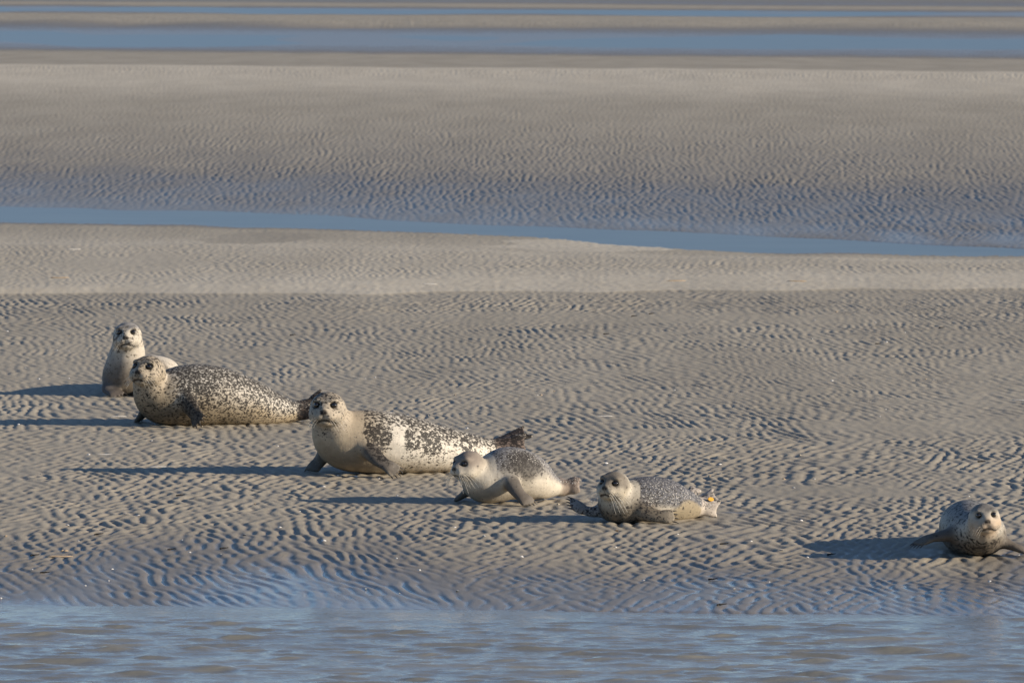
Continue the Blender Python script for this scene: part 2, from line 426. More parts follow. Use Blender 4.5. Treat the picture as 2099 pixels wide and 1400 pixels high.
def fur_material(name, scale, seed, dark, light, stretch=(1, 1, 1.25)):
    m, nt, b = newmat(name); N = NT(nt)
    co = N.attr('rest', 1)
    p = N.mapping(co, tuple(scale * q for q in stretch), (seed * 3.1, seed * 1.7, seed))
    base = N.attr('coat', 0); spot = N.attr('spot'); fleck = N.attr('fleck')
    n1 = N.noise(p, 1.0, 2.5, .55, .4); n2 = N.noise(N.mapping(p, (2.1, 2.1, 2.1), (5, 3, 1)), 1.0, 2, .5)
    soft = N.noise(N.mapping(p, (.35, .35, .35)), 1.0, 4, .6)
    c = N.mix(N.math('MULTIPLY', N.step(soft, .35, .72), .22), base, dark)
    th = N.math('SUBTRACT', .86, N.math('MULTIPLY', N.math('MINIMUM', spot, .76), .60))
    k1 = N.step(N.math('ADD', n1, N.math('MULTIPLY', N.math('SUBTRACT', n2, .5), .45)), N.math('SUBTRACT', th, .085), N.math('ADD', th, .085))
    c = N.mix(N.math('MULTIPLY', k1, .93), c, dark)
    th2 = N.math('SUBTRACT', .92, N.math('MULTIPLY', fleck, .52))
    k2 = N.step(n2, N.math('SUBTRACT', th2, .05), N.math('ADD', th2, .05))
    c = N.mix(N.math('MULTIPLY', k2, .85), c, light)
    fine = N.noise(N.mapping(co, (160, 160, 160)), 1.0, 3, .65)
    c = N.mix(N.math('MULTIPLY', N.step(fine, .5, .75), .22), c, dark)
    mk = N.attr('mark', 0)                                    # dark skin: nostrils, mouth line, eye rims, ear holes
    c = N.mix(N.attr('marked'), c, mk)
    N.set(b.inputs['Base Color'], c)
    b.inputs['Roughness'].default_value = .58; b.inputs['Specular IOR Level'].default_value = .14
    b.inputs['Sheen Weight'].default_value = .0; b.inputs['Sheen Roughness'].default_value = .4
    bp = N.n('ShaderNodeBump'); bp.inputs['Strength'].default_value = .35; bp.inputs['Distance'].default_value = .006
    N.set(bp.inputs['Height'], N.noise(N.mapping(co, (70, 70, 30)), 1.0, 4, .65))
    nt.links.new(bp.outputs[0], b.inputs['Normal'])
    return m
M_EYE, nt_, b_ = newmat('wet_dark_eye'); N_ = NT(nt_)
N_.set(b_.inputs['Base Color'], N_.mix(N_.noise(N_.n('ShaderNodeTexCoord').outputs['Object'], 60), (.006, .005, .005), (.016, .012, .010)))
b_.inputs['Roughness'].default_value = .06; b_.inputs['Coat Weight'].default_value = .6
M_CLAW, nt_, b_ = newmat('dark_claw'); N_ = NT(nt_)
N_.set(b_.inputs['Base Color'], N_.mix(N_.noise(N_.n('ShaderNodeTexCoord').outputs['Object'], 90), (.02, .018, .016), (.07, .06, .05))); b_.inputs['Roughness'].default_value = .35
M_WHISK, nt_, b_ = newmat('pale_whisker'); N_ = NT(nt_)
N_.set(b_.inputs['Base Color'], N_.mix(N_.noise(N_.n('ShaderNodeTexCoord').outputs['Object'], 40), (.62, .56, .45), (.75, .70, .60))); b_.inputs['Roughness'].default_value = .4

def sphere_mesh(name, r, mat, nu=16, nv=10):
    V = []; Q = []
    for i in range(nv + 1):
        th = math.pi * i / nv
        for j in range(nu): V.append((r * math.sin(th) * math.cos(2 * math.pi * j / nu), r * math.sin(th) * math.sin(2 * math.pi * j / nu), r * math.cos(th)))
    for i in range(nv):
        for j in range(nu): Q.append((i * nu + j, (i + 1) * nu + j, (i + 1) * nu + (j + 1) % nu, i * nu + (j + 1) % nu))
    me = bpy.data.meshes.new(name); me.from_pydata(V, [], Q); me.validate()
    me.polygons.foreach_set('use_smooth', np.ones(len(me.polygons), dtype=bool)); me.materials.append(mat)
    return me
EYE_ME = sphere_mesh('eye', 1.0, M_EYE)
def strand(V, Q, pts, r0, r1, n=4):
    """tapered tube through pts added to V, Q lists"""
    pts = [np.asarray(p, float) for p in pts]; s0 = len(V)
    for i, p in enumerate(pts):
        t = unit(pts[min(i + 1, len(pts) - 1)] - pts[max(i - 1, 0)])
        a = unit(np.cross(t, (0.3, .2, .9))); b = np.cross(t, a); r = r0 + (r1 - r0) * i / (len(pts) - 1)
        for j in range(n): V.append(p + r * (a * math.cos(2 * math.pi * j / n) + b * math.sin(2 * math.pi * j / n)))
    for i in range(len(pts) - 1):
        for j in range(n):
            Q.append((s0 + i * n + j, s0 + i * n + (j + 1) % n, s0 + (i + 1) * n + (j + 1) % n, s0 + (i + 1) * n + j))

DARK = (.016, .0145, .014); BROWN = (.075, .055, .042)
class Seal:
    """one seal; points are given as photo x, y and metres behind the anchor, and become real positions"""
    def __init__(s, anchor, sink=.01):
        s.X0, s.D0, s.zg = ground_at(*anchor); s.sink = sink
        s.flip = []; s.digits = []
    def P(s, px, py, dy=0):
        D = s.D0 + dy
        return np.array([(px - 1049.5) * D / F - s.X0, dy, CAMH - (py - YH) * D / F - s.zg])
    def build(s, spine, head, R, yaw, pitch, roll=0, fore=(), hind=(), coat=None, mat=None, label='', vox=.0078, whisk=1, eye_z=.30):
        SP = np.array([np.concatenate([s.P(*q[:3]), q[3:5]]) for q in spine])
        S = catmull(SP, 46); pos, a, b = S[:, :3], S[:, 3], S[:, 4]
        hc = s.P(*head)
        cy, sy, cp, sp_ = math.cos(yaw), math.sin(yaw), math.cos(pitch), math.sin(pitch)
        fwd = np.array([sy * cp, -cy * cp, sp_])            # yaw 0 faces the viewer, positive turns to the right of the picture
        left = unit(np.cross((0, 0, 1), fwd)); upv = np.cross(fwd, left)
        left, upv = left * math.cos(roll) + upv * math.sin(roll), upv * math.cos(roll) - left * math.sin(roll)
        H3 = np.stack([fwd, left, upv])
        hp = lambda x, y, z: hc + R * (x * fwd + y * left + z * upv)
        allp = [pos - np.maximum(a, b)[:, None], pos + np.maximum(a, b)[:, None], hc[None] - 1.7 * R, hc[None] + 1.7 * R]
        for fl in list(fore) + list(hind):
            for q in fl['pts']: allp += [s.P(*q[:3])[None] - .12, s.P(*q[:3])[None] + .12]
        allp = np.vstack(allp); lo = allp.min(0) - .03; hi = allp.max(0) + .03; lo[2] = max(lo[2], -.05)
        B = Body(lo, hi, vox)
        B.loft(pos, a, b, (0, 0, 1), .001)
        # head
        k = .30 * R
        B.ell(hp(-.12, 0, .06), H3, np.array([1.12, 1.0, .94]) * R, .24 * R)
        B.ell(hp(.62, 0, -.20), H3, np.array([.62, .70, .58]) * R, k)
        for q in (-1, 1):
            B.ell(hp(1.02, .27 * q, -.33), H3, np.array([.34, .33, .30]) * R, .12 * R)
            B.ell(hp(.62, .50 * q, .56), H3, np.array([.22, .22, .12]) * R, .25 * R)      # brow
            B.ell(hp(.40, .62 * q, -.30), H3, np.array([.42, .34, .38]) * R, .30 * R)     # cheek
        B.ell(hp(.85, 0, .02), H3, np.array([.50, .27, .22]) * R, .25 * R)               # bridge of the nose
        B.ell(hp(1.22, 0, -.10), H3, np.array([.17, .21, .17]) * R, .10 * R)
        B.ell(hp(.70, 0, -.66), H3, np.array([.44, .40, .22]) * R, .16 * R)               # chin
        for q in (-1, 1):
            B.ell(hp(.86, .49 * q, eye_z), H3, np.array([.22, .21, .20]) * R, .08 * R, sub=True)
        for t in np.linspace(-1, 1, 9):                                                    # mouth line
            B.ell(hp(1.30 - .42 * t * t, .52 * t, -.60 - .10 * t * t + .06 * (1 - abs(t)) ** 2), H3, np.array([.11, .10, .055]) * R, .04 * R, sub=True)
        # flippers
        claws = []
        for kind, fls in (('fore', fore), ('hind', hind)):
            for fl in fls:
                pts = np.array([np.concatenate([s.P(*q[:3]), q[3:5]]) for q in fl['pts']])
                C = catmull(pts, 12); nrm = unit(fl['nrm'])
                B.loft(C[:, :3], C[:, 3], C[:, 4], nrm, fl.get('k', .03))
                tip = pts[-1, :3]; d = unit(pts[-1, :3] - pts[-2, :3]); lat = unit(np.cross(nrm, d)); w_ = pts[-1, 3]; L = fl.get('len', .06)
                spread = fl.get('spread', .5)
                for i in range(5):
                    f_ = (i - 2) / 2
                    dd = unit(d + lat * f_ * spread + nrm * fl.get('curl', 0))
                    ll = L * ((1.25, .9, .8, .9, 1.25)[i] if kind == 'hind' else (1.0, 1.05, .95, .8, .6)[i])
                    p0 = tip + lat * f_ * w_ * .72 - d * .02; p1 = p0 + dd * (ll + .02)
                    wd = w_ * (.42 if kind == 'hind' else .34); B.loft(np.array([p0, (p0 + p1) / 2, p1]), [wd, wd, wd * .7], [.013, .012, .008], nrm, .012)
                    if fl.get('claw', kind == 'fore'): claws.append((p1 - dd * .004, p1 + dd * .018 - nrm * .004, p1 + dd * .030 - nrm * .010))
        B.floor(-s.sink, .03)
        V, Qd = B.mesh(); V = relax(V, Qd, 2)
        # ---- where each point of the skin lies: along the body, up the flank
        ds = ((V[:, None, :] - pos[None, ::2]) ** 2).sum(-1); j = ds.argmin(1) * 2
        t = np.gradient(pos, axis=0); t /= np.linalg.norm(t, axis=1)[:, None]
        latv = np.cross((0, 0, 1), t); latv /= np.linalg.norm(latv, axis=1)[:, None]; uv = np.cross(t, latv)
        rel = V - pos[j]; uu = (rel * latv[j]).sum(1) / a[j]; vv = (rel * uv[j]).sum(1) / b[j]
        arc = np.concatenate([[0], np.cumsum(np.linalg.norm(np.diff(pos, axis=0), axis=1))]); sj = arc[j] / arc[-1]
        sj = sj + ((rel * t[j]).sum(1)) / arc[-1]
        hv = (V - hc) @ H3.T / R                              # head coordinates
        hd = np.sqrt(((hv - (.25, 0, -.05)) ** 2).sum(1)); headm = 1 - sstep(1.0, 2.0, hd)
        fm = np.zeros(len(V)); hm = np.zeros(len(V))
        for fls, arr in ((fore, fm), (hind, hm)):
            for fl in fls:
                pts = np.array([s.P(*q[:3]) for q in fl['pts']]); C = catmull(pts, 14)
                d0 = np.sqrt(((V[:, None] - C[None, 3:]) ** 2).sum(-1)).min(1)
                tip = C[-1] + unit(C[-1] - C[-2]) * .06
                d0 = np.minimum(d0, np.linalg.norm(V - tip, axis=1))
                arr[:] = np.maximum(arr, 1 - sstep(.045, .085, d0))
        info = dict(V=V, s=sj, u=uu, v=vv, hv=hv, head=headm, fore=fm, hind=hm, z=V[:, 2])
        nz = lambda sc_, off=0: np.array([mnoise.noise(Vector(p * sc_ + off)) for p in V[:, :]])
        info['n'] = nz(6.0, 3.0); info['n2'] = nz(15.0, 9.0)
        base, spot, fleck = coat(info)
        # dark skin marks
        mark = np.zeros(len(V)); mc = np.tile(np.array([.02, .017, .016]), (len(V), 1))
        def add(c, rad, strength=1.0):
            nonlocal mark
            q = np.sqrt((((hv - np.array(c)) / np.array(rad)) ** 2).sum(1)); mark = np.maximum(mark, strength * (1 - sstep(.6, 1.25, q)))
        for q in (-1, 1):
            add((.92, .49 * q, eye_z), (.26, .24, .21), .75)
            add((1.38, .11 * q, -.13), (.14, .10, .12), 1.0)
            add((.05, .96 * q, .02), (.10, .12, .07), .8)
        add((1.38, 0, -.07), (.16, .23, .14), .85)
        add((1.36, 0, -.34), (.12, .045, .22), .7)
        for t_ in np.linspace(-1, 1, 15):
            add((1.27 - .42 * t_ * t_, .54 * t_, -.60 - .10 * t_ * t_ + .06 * (1 - abs(t_)) ** 2), (.42, .11, .075), .85)
        root = bpy.data.objects.new('harbour_seal', None); col.objects.link(root); root.location = (s.X0, s.D0, s.zg)
        root.empty_display_size = .2
        tag(root, label, 'seal', 'seals resting on the sand flat')
        body = mesh_obj('body', V, Qd, mat, root)
        cattr(body, 'coat', np.clip(base, 0, 1)); fattr(body, 'spot', np.clip(spot, 0, 1)); fattr(body, 'fleck', np.clip(fleck, 0, 1))
        cattr(body, 'mark', mc); fattr(body, 'marked', mark)
        ra = body.data.attributes.new('rest', 'FLOAT_VECTOR', 'POINT')
        rest = np.stack([sj * arc[-1] * .8, uu * a[j], vv * b[j]], -1); rest = np.where(headm[:, None] > .5, hv * R + 3, rest)
        ra.data.foreach_set('vector', V.astype(np.float32).ravel())
        for q in (-1, 1):
            e = bpy.data.objects.new('eye', EYE_ME); col.objects.link(e); e.parent = root
            e.location = hp(.80, .485 * q, eye_z); e.scale = (.165 * R,) * 3
        if whisk:
            Vw, Qw = [], []
            for q in (-1, 1):
                for r_ in range(3):
                    for c_ in range(4):
                        p0 = hp(1.22 - .10 * c_, q * (.30 + .11 * c_), -.30 - .10 * r_)
                        dr = fwd * (.35 - .25 * c_) + left * q * (.9 + .1 * c_) - upv * (.35 + .35 * r_)
                        dr = unit(dr); L = R * (.75 + .5 * random.random()) * whisk; sag = -upv * .30 * L
                        strand(Vw, Qw, [p0, p0 + dr * L * .5 + sag * .15, p0 + dr * L + sag], .0011 * whisk, .0005)
            tag(mesh_obj('whiskers', Vw, Qw, M_WHISK, root), kind='stuff')
        for c in claws:
            Vc, Qc = [], []; strand(Vc, Qc, c, .0055, .0012, 5); mesh_obj('claw', Vc, Qc, M_CLAW, root)
        s.root = root
        return s

def lerp3(A, B, t): t = np.clip(t, 0, 1)[:, None]; return np.asarray(A) * (1 - t) + np.asarray(B) * t
def blot(i, s0, v0, rs, rv, side=-1, jag=.35, e=(.6, 1.3)):
    """soft-edged blotch on one flank: centre along the body, height up the flank, radii"""
    q = ((i['s'] - s0) / rs) ** 2 + ((i['v'] - v0) / rv) ** 2 + jag * (i['n'] + .6 * i['n2'])
    return (1 - sstep(e[0], e[1], q)) * (i['u'] * side > -.15)
def const(i, c): return np.tile(np.array(c, float), (len(i['V']), 1))

def chest_silt_shade(i, c, z0, z1, k=1.0, colr=(.105, .082, .060), s1=.42):
    """wet, silty fur low on the chest, with the shade there painted in"""
    m = sstep(z1, z0, i['z'] + .05 * i['n'] + .03 * i['n2']) * sstep(s1 + .12, s1 - .08, i['s']) * (1 - i['head'])  # one mask for both the silt and the painted chest shade
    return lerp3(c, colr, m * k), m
def coat_far(i):       # pale seal sitting up behind
    c = const(i, (.52, .465, .38)); c, g = chest_silt_shade(i, c, .15, .30, .9, (.105, .082, .056), .6)
    c = lerp3(c, (.25, .24, .23), sstep(.30, .75, i['hv'][:, 2] + .2 * i['n2']) * i['head'] * .9)
    c = lerp3(c, (.07, .058, .05), i['fore'] * .9); c = lerp3(c, (.16, .15, .145), sstep(.0, .7, i['u'] * (i['u'] > 0)) * (1 - i['head']) * .5)  # last mix: shade of the left flank painted into the coat
    return c, .36 + .12 * i['n'] + .14 * i['head'] + .12 * g, 0 * i['s'] + .05
def coat_spotted(i):   # heavily spotted adult
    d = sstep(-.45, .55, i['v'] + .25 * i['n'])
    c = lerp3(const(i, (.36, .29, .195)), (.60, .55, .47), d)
    c = lerp3(c, (.40, .335, .25), i['head'] * .9); c, g = chest_silt_shade(i, c, .05, .24, .7, (.10, .078, .055), s1=.34)
    c = lerp3(c, BROWN, i['hind']); c = lerp3(c, (.075, .065, .056), i['fore'] * .85)
    sp = .51 + .11 * d + .17 * sstep(.45, .95, i['v']) + .06 * sstep(.2, .3, i['s']) - .06 * sstep(0, -.7, i['v'])
    sp = sp + .13 * blot(i, .36, .35, .08, .7) + .16 * sstep(.35, .8, i['v']) * sstep(.62, .40, i['s']) * sstep(.14, .22, i['s'])
    sp = np.where(i['head'] > .3, .48 + .14 * sstep(.1, .8, i['hv'][:, 2]), sp) + .2 * i['hind']
    return c, sp, .30 + .2 * d
def coat_blotched(i):  # biggest seal: cream chest, white flank with dark blotches
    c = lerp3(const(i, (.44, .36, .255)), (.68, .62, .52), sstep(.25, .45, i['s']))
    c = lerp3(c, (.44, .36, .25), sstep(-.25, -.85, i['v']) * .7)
    c = lerp3(c, (.40, .34, .26), i['head']); c, g = chest_silt_shade(i, c, .06, .26, .6, (.15, .118, .083), .34)
    c = lerp3(c, (.20, .15, .12), i['hind']); c = lerp3(c, (.075, .067, .06), i['fore'] * .85)
    back = sstep(.15, .75, i['v'] + .15 * i['n'])
    sp = .40 + .07 * sstep(.4, .5, i['s']) + .25 * back * sstep(.16, .30, i['s']) - .16 * (1 - sstep(.2, .36, i['s'])) - .1 * sstep(-.3, -.8, i['v'])
    for b_ in ((.33, .3, .075, .75), (.50, .15, .06, .42), (.585, .20, .075, .52), (.785, .40, .042, .42, -1, .12)): sp = np.maximum(sp, .75 * blot(i, *(b_ if len(b_) > 4 else (*b_, -1, .7, (.3, 1.5)))))
    sp = sp - .20 * blot(i, .785, .40, .014, .12, jag=.1) - .12 * blot(i, .425, 0, .03, .6, jag=.8) + .14 * sstep(.0, .6, i['v']) * sstep(.08, .16, i['s']) * (1 - sstep(.24, .32, i['s']))
    sp = np.where(i['head'] > .3, .42 + .20 * sstep(.1, .8, i['hv'][:, 2]), sp) + .1 * i['hind']
    return c, sp, .30 + 0 * sp
def coat_cream(i):     # young seal, cream with one dark smudge
    d = sstep(-.05, .65, i['v'] + .18 * i['n'] + .1 * i['n2']) * sstep(.10, .32, i['s'])
    c = lerp3(const(i, (.58, .52, .42)), (.21, .20, .195), d)
    c = lerp3(c, (.22, .178, .145), i['head'] * sstep(-.55, .45, i['hv'][:, 2] + .3 * i['n2']) * .9); c, g = chest_silt_shade(i, c, .05, .16, .6, (.17, .14, .10), .4)
    c = lerp3(c, (.24, .18, .14), i['hind'] * .8); c = lerp3(c, (.085, .072, .062), i['fore'] * .85)
    sm = blot(i, .50, .20, .15, .55, jag=.9, e=(.1, 1.7)); c = lerp3(c, (.05, .044, .04), sm * .8)
    return c, .24 + .25 * d + .30 * sm, .58 * d
def coat_grey(i):      # young seal, slate back with flecks and a sandy flank
    d = sstep(-.35, .15, i['v'] + .25 * i['n'] + .12 * i['n2']) * sstep(.14, .30, i['s'])
    c = lerp3(const(i, (.54, .485, .39)), (.115, .115, .125), d)
    sand_ = blot(i, .74, -.45, .17, .70, jag=.5); c = lerp3(c, (.30, .245, .16), sand_ * .95)
    c = lerp3(c, (.40, .34, .245), sstep(-.45, -.85, i['v']) * .5); c, g = chest_silt_shade(i, c, .09, .20, .85, (.10, .08, .057), .38)
    c = lerp3(c, (.16, .136, .108), i['head'] * sstep(-.45, .40, i['hv'][:, 2] + .3 * i['n2']) * sstep(-1.2, .3, i['hv'][:, 0]) * .92); c = lerp3(c, (.50, .43, .36), i['hind'] * .8); c = lerp3(c, (.34, .33, .32), i['fore'] * .7 * (i['u'] > 0)); c = lerp3(c, (.20, .165, .12), i['fore'] * .85 * (i['u'] < 0))
    return c, .32 + .20 * d * (1 - sand_) + .1 * i['n'] + .14 * g, .60 * d * (1 - sand_)
def coat_flecked(i):   # pale seal with sparse black flecks
    c = lerp3(const(i, (.48, .43, .35)), (.29, .275, .25), sstep(.1, .8, i['v'] + .2 * i['n']))
    c = lerp3(c, (.46, .36, .26), i['head'] * sstep(.5, -.2, i['hv'][:, 2])); c = lerp3(c, (.20, .185, .165), i['head'] * sstep(.25, .65, i['hv'][:, 2] + .15 * i['n2']))
    c, g = chest_silt_shade(i, c, .06, .19, .85, (.10, .08, .06), .6)
    c = lerp3(c, (.13, .11, .09), i['fore'] * .8)
    sp = .40 + .13 * g + .10 * sstep(.3, .7, i['v']) + .1 * i['n'] - .25 * i['fore']
    return c, np.where(i['head'] > .35, .27, sp), .05 + 0 * sp

dg = math.radians
# 1: sitting up, facing the viewer
S1 = Seal((258, 812))
S1.build([(261, 692, -.06, .095, .095), (262, 716, .0, .12, .12), (258, 748, .04, .145, .145), (256, 776, .10, .165, .15), (280, 776, .34, .19, .165), (303, 770, .62, .172, .152), (330, 762, .95, .14, .11), (345, 764, 1.2, .06, .05)],
  (261, 690, -.10), .103, dg(-2), dg(4), dg(1),
  fore=[dict(pts=[(228, 780, .02, .055, .04), (222, 797, -.04, .05, .026), (236, 806, -.10, .045, .016)], nrm=(-.2, -.3, 1), len=.06, spread=.5, curl=-.15),
        dict(pts=[(296, 780, .05, .055, .04), (303, 798, .0, .05, .026), (300, 806, -.06, .045, .016)], nrm=(.2, -.3, 1), len=.06, spread=.5, curl=-.15)],
  hind=[dict(pts=[(345, 764, 1.2, .05, .04), (350, 763, 1.32, .05, .02)], nrm=(0, 0, 1), len=.1)],
  coat=coat_far, mat=fur_material('pale_seal_fur', 34, 1.3, (.10, .085, .07), (.62, .58, .5)),
  whisk=.6, label='pale seal sitting up with raised head, rearmost, behind the heavily spotted one')
# 2: heavily spotted, side on
S2 = Seal((440, 872))
S2.build([(304, 764, -.12, .10, .10), (313, 796, -.06, .135, .13), (333, 816, .0, .185, .175), (385, 812, .05, .235, .215), (440, 812, .10, .24, .205), (500, 826, .17, .215, .175), (550, 838, .24, .155, .13), (590, 843, .30, .095, .08), (612, 842, .34, .055, .05)],
  (303, 762, -.16), .110, dg(-24), dg(6), dg(-2),
  fore=[dict(pts=[(383, 822, -.16, .065, .05), (396, 842, -.22, .055, .032), (405, 857, -.26, .045, .018)], nrm=(-.75, -.45, .45), len=.055, spread=.45, curl=.2),
        dict(pts=[(300, 840, .20, .06, .04), (288, 856, .24, .05, .02)], nrm=(-.2, -.2, 1), len=.06)],
  hind=[dict(pts=[(605, 836, .34, .055, .04), (635, 828, .38, .05, .024), (650, 820, .40, .048, .016)], nrm=(-.3, -.7, .6), len=.06, spread=.35),
        dict(pts=[(605, 847, .30, .055, .04), (640, 846, .27, .05, .022), (660, 845, .26, .05, .014)], nrm=(.1, -.8, .5), len=.08, spread=.35)],
  coat=coat_spotted, mat=fur_material('spotted_seal_fur', 66, 2.1, DARK, (.62, .56, .47), (.75, 1, 1.1)),
  whisk=.6, label='heavily black-spotted seal lying side on, just in front of the upright pale seal')
# 3: the biggest
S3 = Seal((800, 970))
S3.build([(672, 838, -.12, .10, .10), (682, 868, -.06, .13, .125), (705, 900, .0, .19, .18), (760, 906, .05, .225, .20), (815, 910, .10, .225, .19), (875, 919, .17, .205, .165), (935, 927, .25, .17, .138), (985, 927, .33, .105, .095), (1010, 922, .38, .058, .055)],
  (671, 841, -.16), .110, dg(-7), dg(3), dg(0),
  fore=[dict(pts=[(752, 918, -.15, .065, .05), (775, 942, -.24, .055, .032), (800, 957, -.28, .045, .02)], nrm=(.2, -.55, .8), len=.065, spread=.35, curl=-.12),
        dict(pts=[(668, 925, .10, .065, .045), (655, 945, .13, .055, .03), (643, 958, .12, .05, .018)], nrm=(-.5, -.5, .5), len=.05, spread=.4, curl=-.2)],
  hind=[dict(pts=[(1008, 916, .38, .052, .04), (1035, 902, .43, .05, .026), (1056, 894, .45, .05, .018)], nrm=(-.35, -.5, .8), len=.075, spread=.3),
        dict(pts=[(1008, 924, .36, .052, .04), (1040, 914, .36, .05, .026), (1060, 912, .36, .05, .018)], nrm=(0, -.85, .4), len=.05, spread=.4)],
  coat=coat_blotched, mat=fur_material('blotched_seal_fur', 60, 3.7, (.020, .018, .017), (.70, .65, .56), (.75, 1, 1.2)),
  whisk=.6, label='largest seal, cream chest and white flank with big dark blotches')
# 4: cream young seal
S4 = Seal((1040, 1030))
S4.build([(962, 955, -.08, .078, .078), (975, 974, -.04, .105, .10), (1000, 986, .0, .145, .135), (1040, 970, .05, .165, .155), (1080, 976, .10, .15, .138), (1110, 990, .15, .106, .094), (1138, 998, .20, .058, .052), (1155, 1001, .23, .042, .04)],
  (960, 955, -.10), .086, dg(-46), dg(-2), dg(0),
  fore=[dict(pts=[(1048, 990, -.13, .052, .042), (1062, 1010, -.19, .042, .028), (1078, 1025, -.22, .038, .018)], nrm=(.25, -.6, .7), len=.045, spread=.35, curl=-.1),
        dict(pts=[(965, 1002, .06, .045, .035), (950, 1014, .10, .042, .022), (938, 1022, .12, .038, .014)], nrm=(-.1, -.3, 1), len=.05, spread=.4, curl=-.05)],
  hind=[dict(pts=[(1152, 1000, .22, .042, .036), (1168, 996, .22, .042, .032), (1177, 995, .21, .046, .028)], nrm=(0, -.9, .35), len=.026, spread=.08),
        dict(pts=[(1140, 990, .28, .03, .028), (1146, 984, .33, .028, .018)], nrm=(0, -.6, .8), len=.025, spread=.4)],
  coat=coat_cream, mat=fur_material('cream_seal_fur', 60, 5.2, (.045, .040, .036), (.62, .58, .51)), eye_z=.24,
  label='young cream seal with a dark smudge on its flank, pushing up on its flippers')
# 5: slate backed young seal
S5 = Seal((1320, 1068))
S5.build([(1260, 998, -.08, .080, .08), (1264, 1018, -.05, .105, .10), (1276, 1036, -.02, .14, .125), (1315, 1028, .05, .155, .14), (1355, 1028, .10, .15, .138), (1395, 1036, .17, .112, .100), (1425, 1038, .23, .064, .058), (1440, 1039, .26, .042, .04)],
  (1258, 997, -.11), .086, dg(-27), dg(4), dg(-3),
  fore=[dict(pts=[(1318, 1050, -.12, .05, .04), (1345, 1058, -.15, .042, .026), (1368, 1060, -.16, .038, .018)], nrm=(0, -.9, .45), len=.04, spread=.3),
        dict(pts=[(1242, 1042, .03, .045, .036), (1218, 1049, .02, .034, .026), (1200, 1046, .0, .032, .018), (1186, 1039, -.01, .034, .014)], nrm=(.25, -.75, .6), len=.055, spread=.12, claw=True)],
  hind=[dict(pts=[(1436, 1037, .25, .042, .036), (1448, 1029, .26, .04, .024), (1455, 1024, .26, .04, .020)], nrm=(-.2, -.8, .5), len=.038, spread=.25),
        dict(pts=[(1436, 1042, .24, .04, .034), (1450, 1043, .22, .038, .022), (1457, 1044, .22, .036, .018)], nrm=(0, -.9, .3), len=.032, spread=.25),
        dict(pts=[(1418, 1010, .30, .03, .02), (1424, 1004, .34, .026, .012)], nrm=(0, -.8, .5), len=.018, spread=.3)],
  coat=coat_grey, mat=fur_material('slate_seal_fur', 58, 7.4, (.025, .023, .023), (.55, .52, .47)), eye_z=.24,
  label='slate-backed young seal with one clawed front flipper raised and a yellow tag behind')
tg = []
# 6: facing the viewer at the right edge
S6 = Seal((2000, 1140))
S6.build([(2018, 1066, -.10, .078, .078), (2013, 1088, -.01, .105, .10), (2004, 1094, .12, .155, .13), (1992, 1087, .28, .168, .150), (1984, 1080, .50, .158, .148), (1978, 1078, .72, .125, .11), (1985, 1082, .92, .06, .05)],
  (2018, 1064, -.15), .085, dg(4), dg(2), dg(3),
  fore=[dict(pts=[(1952, 1095, .08, .05, .036), (1922, 1100, .06, .042, .026), (1898, 1105, .04, .042, .016)], nrm=(-.1, -.15, 1), len=.055, spread=.25, curl=-.25),
        dict(pts=[(2046, 1106, .08, .05, .036), (2070, 1117, .06, .042, .026), (2090, 1124, .04, .04, .016)], nrm=(.2, -.15, 1), len=.055, spread=.25, curl=-.05)],
  hind=[dict(pts=[(1986, 1082, .92, .045, .035), (1990, 1082, 1.05, .045, .018)], nrm=(0, 0, 1), len=.07)],
  coat=coat_flecked, mat=fur_material('flecked_seal_fur', 46, 9.1, (.020, .018, .017), (.6, .56, .5)),
  whisk=.6, label='pale black-flecked young seal facing forward, rightmost, beside the frame edge')

# yellow tag in the hind flipper of the slate-backed seal: two discs and a pin
def disc_mesh(name, r, t, mat, n=14, sx=1.0):
    V = []; Fc = []
    for z, rr in ((-t / 2, r * .9), (-t / 4, r), (t / 4, r), (t / 2, r * .9)):
        for j in range(n): V.append((sx * rr * math.cos(2 * math.pi * j / n), rr * math.sin(2 * math.pi * j / n), z))
    for i in range(3):
        for j in range(n): Fc.append((i * n + j, i * n + (j + 1) % n, (i + 1) * n + (j + 1) % n, (i + 1) * n + j))
    Fc += [tuple(range(n))[::-1], tuple(range(3 * n, 4 * n))]
    me = bpy.data.meshes.new(name); me.from_pydata(V, [], Fc); me.materials.append(mat); return me
M_TAG, nt_, b_ = newmat('yellow_plastic_tag'); N_ = NT(nt_)
N_.set(b_.inputs['Base Color'], N_.mix(N_.noise(N_.n('ShaderNodeTexCoord').outputs['Object'], 120), (.75, .36, .02), (.82, .46, .05))); b_.inputs['Roughness'].default_value = .4
t_ = bpy.data.objects.new('flipper_tag', disc_mesh('flipper_tag', .012, .006, M_TAG, sx=1.5)); col.objects.link(t_); t_.parent = S5.root
t_.location = S5.P(1457, 1023, .215); t_.rotation_euler = (dg(80), dg(10), dg(15)); t_['label'] = 'yellow plastic tag'

